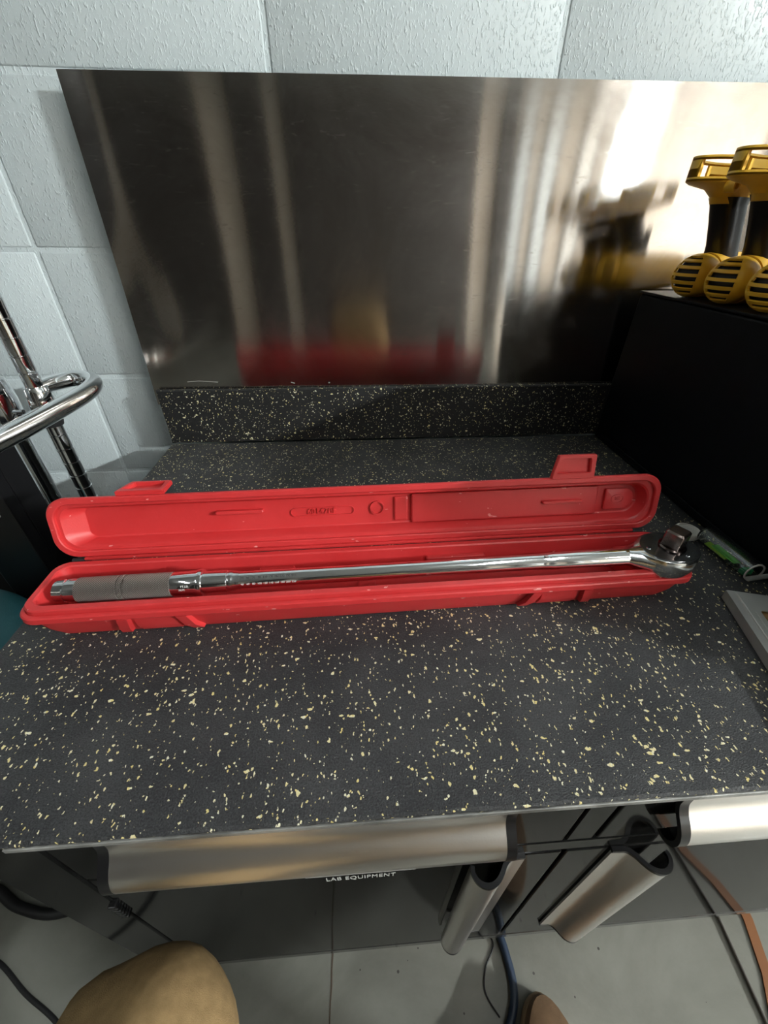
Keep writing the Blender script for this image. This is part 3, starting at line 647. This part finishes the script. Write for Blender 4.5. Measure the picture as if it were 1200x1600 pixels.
# ---------------------------------------------------------------- chrome rack on the left
rk = thing('wire_rack', 'chrome wire rack with a grooved post and a bent tube handle, left of the bench', 'shelf rack', (-.047, -.088, FLOOR))
def post():
    pr = []; z = 0.0; r = .0125
    while z < 1.75:
        pr += [(z, r), (z+.0215, r), (z+.0222, r+.0009), (z+.0232, r+.0009), (z+.0240, r-.0008), (z+.0250, r-.0008)]; z += .0254
    return lathe(pr, 28)
obj('post', post(), CHROME, rk, 30, RY(-90))
hzk = .140-FLOOR
hp = [(0, 0), (.010, .030), (.030, .052), (.058, .046), (.080, .014), (.088, -.040), (.084, -.12), (.070, -.25), (.050, -.45), (.04, -.55)]
obj('handle', tube([(x, y, hzk) for x, y in hp], .0128, 20, None, 6), CHROME, rk, 50)
obj('collar', lathe([(-.030, .0185), (-.024, .0200), (.012, .0165), (.014, .0150)], 32), CHROME, rk, 40, T(0, 0, hzk-.01)@RY(-90))
obj('clip', lathe([(0, .0150), (.006, .0165), (.020, .0165), (.024, .0145)], 32), MATB, rk, 40, T(0, 0, hzk-.060)@RY(-90))
obj('collar', lathe([(-.03, .0215), (0, .0225), (.030, .0185)], 32), CHROME, rk, 40, T(-.052, -.012, hzk-.012)@RY(-90))
obj('post', lathe([(0, .0120), (.85, .0120)], 24), CHROME, rk, 40, T(-.052, -.012, .52)@RY(-90))
obj('clamp_plate', loft([[(.030*math.cos(q*PI/16), y, .042*math.sin(q*PI/16)) for q in range(32)] for y in (0, .003)]), CHROME2, rk, 40, T(-.062, -.055, hzk+.02)@RX(-25))
obj('rail', tube([(-.02, -.02, hzk-.03), (-.35, -.05, hzk-.03)], .004, 10), CHROME, rk, 40); obj('rail', tube([(-.02, -.02, hzk-.055), (-.35, -.05, hzk-.055)], .004, 10), CHROME, rk, 40)
for k in range(10): obj('wire', tube([(-.05-k*.026, -.03, hzk-.026), (-.05-k*.026, -.33, hzk-.026)], .0018, 8), CHROME, rk, 50)
zz = [(-.03-.02*k, -.025, hzk-.03-.025*(k % 2)) for k in range(14)]
obj('truss_wire', tube(zz, .0018, 8), CHROME, rk, 50)

bs = thing('black_stand', 'black steel stand with a flat upright, in the dark gap left of the bench', 'stand', (-.112, -.205, FLOOR))
obj('upright', box(-.040, .040, -.012, .012, 0, .70, .003), BLACK, bs); obj('flange', box(.034, .040, .012, .055, 0, .70, .001), BLACK, bs)
obj('bolt', lathe([(0, .004), (.002, .004), (.0022, .0018), (.001, .0016)], 14), CHROME, bs, 40, T(.020, -.012, .61)@RZ(-90))
obj('bolt', lathe([(0, .004), (.002, .004)], 6), CHROME, bs, 40, T(-.020, -.012, .60)@RZ(-90))
cr_t = thing('black_crate', 'low black crate against the block wall, left of the bench', 'crate', (-.12, -.035, FLOOR+.001))
obj('body', box(-.26, .19, -.020, .088, 0, .455, .004), MATB, cr_t); obj('rim', box(-.264, .194, -.024, .092, .455, .466, .003), BLACK, cr_t)
bt = thing('black_base_cabinet', 'low black cabinet left of the bench, the teal tool lies on it', 'cabinet', (-.38, -.37, FLOOR+.001))
obj('body', box(-.25, .30, -.095, .12, .02, .375, .006), BOXB, bt); obj('plinth', box(-.24, .29, -.09, .11, 0, .02), MATB, bt)
TEAL = simple('teal_plastic', (.018, .105, .125), .5, bump=.15, bscale=500)
tt = thing('teal_tool', 'teal plastic power tool with white lettering, cut off by the left edge', 'power tool', (-.135, -.305, FLOOR+.3765), math.radians(-28))
lo = []
for k in range(17):
    t_ = k/16; z = .105*t_; r = math.sqrt(max(.02, 1-(2*t_-1)**4)); lo.append([(.125*r*math.copysign(abs(math.cos(q*PI/20))**.75, math.cos(q*PI/20)), .07*r*math.copysign(abs(math.sin(q*PI/20))**.75, math.sin(q*PI/20)), z) for q in range(40)])
obj('body', loft(lo), TEAL, tt, 50)
obj('lettering', text_bm('ta', .040, .0006), WH, tt, None, T(.045, -.01, .1052)@RZ(35))
obj('base', box(-.08, .11, -.085, -.045, .0, .03, .006), MATB, tt)

# ---------------------------------------------------------------- cords on the floor
def cord(name, pts, r, mat, lab, cat='cord'):
    return tag(obj(name, tube([(x, y, FLOOR+r+.0008) for x, y in pts], r, 10, None, 8), mat, None, 60), lab, cat)
cord('hose', [(-.36, -.50), (-.27, -.500), (-.21, -.507), (-.15, -.535), (-.07, -.545), (.03, -.50), (.12, -.42)], .008, MATB, 'thick black hose on the floor at the left, running under the cabinet', 'hose')
cord('power_cord', [(-.34, -.56), (-.22, -.572), (-.145, -.598), (-.08, -.635), (-.014, -.668), (.06, -.72), (.10, -.82)], .0032, MATB, 'thin black cord on the floor beside the khaki knee')
cord('air_hose', [(.60, -.35), (.635, -.48), (.656, -.585), (.668, -.64), (.666, -.69), (.628, -.75), (.60, -.85)], .0062, simple('blue_rubber', (.02, .035, .065), .4), 'dark blue air hose running under the cabinet doors', 'hose')
cord('thin_wire', [(.60, -.52), (.63, -.60), (.652, -.628), (.632, -.655), (.625, -.68), (.640, -.705)], .0012, MATB, 'thin black wire curling beside the blue hose', 'wire')
cord('grey_cable', [(1.06, -.45), (1.05, -.60), (1.043, -.67), (1.036, -.735), (1.03, -.80)], .0025, simple('grey_rubber', (.09, .08, .07), .5), 'thin dark grey cable on the floor at the right', 'cable')
ORG = simple('orange_brown_strap', (.22, .08, .02), .5)
tag(obj('orange_strap', loft([[(x-.008, y, FLOOR+.0006), (x+.008, y, FLOOR+.0006), (x+.008, y, FLOOR+.0030), (x-.008, y, FLOOR+.0030)] for x, y in ((1.12, -.40), (1.108, -.55), (1.098, -.63), (1.078, -.69), (1.052, -.735), (1.04, -.80))]), ORG), 'orange-brown strap on the floor at the bottom right', 'strap')

# ---------------------------------------------------------------- the seated person's legs (the rest of the body is behind the camera)
pe = thing('person', 'person in khaki trousers and brown shoes, one knee and one toe showing at the bottom', 'person', (.44, -1.1, FLOOR))
def skin(name, verts, edges, radii, mat, root, par, lv=2):
    me = bpy.data.meshes.new(name); me.from_pydata([Vector(v) for v in verts], edges, []); o = bpy.data.objects.new(name, me); COL.objects.link(o)
    o.modifiers.new('s', 'SKIN'); 
    for i, r in enumerate(radii): me.skin_vertices[0].data[i].radius = (r, r) if not hasattr(r, '__len__') else r
    me.skin_vertices[0].data[root].use_root = True
    sb = o.modifiers.new('d', 'SUBSURF'); sb.levels = lv; sb.render_levels = lv
    dg = bpy.context.evaluated_depsgraph_get(); m2 = bpy.data.meshes.new_from_object(o.evaluated_get(dg)); bpy.data.objects.remove(o)
    for v in m2.vertices:
        q = v.co+par.location; v.co += v.normal*(.0035*noise.noise(Vector((q.x*22+3, q.y*9, q.z*16)))+.0022*math.sin(q.x*70+q.z*55+6*noise.noise(q*9)))
    for p in m2.polygons: p.use_smooth = True
    m2.materials.clear(); m2.materials.append(mat)
    q = bpy.data.objects.new(name, m2); COL.objects.link(q); q.parent = par; return q
off = Vector((.44, -1.1, FLOOR))
V = [(.46, -1.28, .02), (.46, -1.27, -.10), (.36, -1.24, -.14), (.315, -1.05, -.145), (.285, -.86, -.160), (.270, -.692, -.172), (.276, -.775, -.27), (.285, -.93, -.42), (.290, -1.03, -.54),
     (.56, -1.24, -.14), (.63, -1.08, -.135), (.68, -.93, -.150), (.700, -.875, -.165), (.705, -.885, -.24), (.710, -.90, -.42), (.712, -.905, -.54), (.46, -1.30, .16)]
E_ = [(0, 1), (1, 2), (2, 3), (3, 4), (4, 5), (5, 6), (6, 7), (7, 8), (1, 9), (9, 10), (10, 11), (11, 12), (12, 13), (13, 14), (14, 15), (0, 16)]
RAD = [.14, .13, .09, .086, .080, .0745, .072, .066, .064, .09, .085, .075, .066, .066, .062, .060, (.15, .11)]
skin('trousers', [Vector(v)-off for v in V], E_, RAD, KHAKI, 1, pe, 3)
def shoe(x, y, rz, lab=None):
    M = T(x-off.x, y-off.y, 0)@RZ(rz)
    def outl(k, z, s=1.0):
        pts = []
        for i in range(40):
            a = 2*PI*i/40; c, s_ = math.cos(a), math.sin(a)
            yy = .145*math.copysign(abs(s_)**.9, s_); wd_ = .050 if yy > 0 else .040; wd_ += .003*math.sin(yy*30)
            pts.append((wd_*c*k, yy*(1-(1-k)*.35)+.0, z))
        return pts
    so = obj('shoe_sole', loft([outl(.97, .0015), outl(1.03, .004), outl(1.04, .022), outl(1.0, .026)]), SOLE, pe, 40, M)
    def up(k, z, front): return [(px*k, py if py < front else front+(py-front)*max(0, .12), z) for px, py, _ in outl(1, 0)]
    obj('shoe', loft([outl(.97, .025), outl(.98, .036), outl(.93, .050), up(.80, .066, .07), up(.72, .085, .01), up(.70, .11, -.03)]), SUEDE, pe, 40, M)
shoe(.698, -.832, 0); shoe(.292, -.97, 6)
st = thing('work_stool', 'round black stool the person sits on, behind the camera', 'stool', (.46, -1.32, FLOOR))
obj('seat', lathe([(.28, .10), (.285, .17), (.325, .175), (.335, .165)], 40), MATB, st, 40, RY(-90)@Matrix.Identity(4))
obj('column', lathe([(.05, .025), (.28, .025)], 20), CHROME2, st, 40, RY(-90))
for k in range(5):
    a = 2*PI*k/5; obj('leg', tube([(0, 0, .06), (.25*math.cos(a), .25*math.sin(a), .03)], .014, 10), BLACK, st)
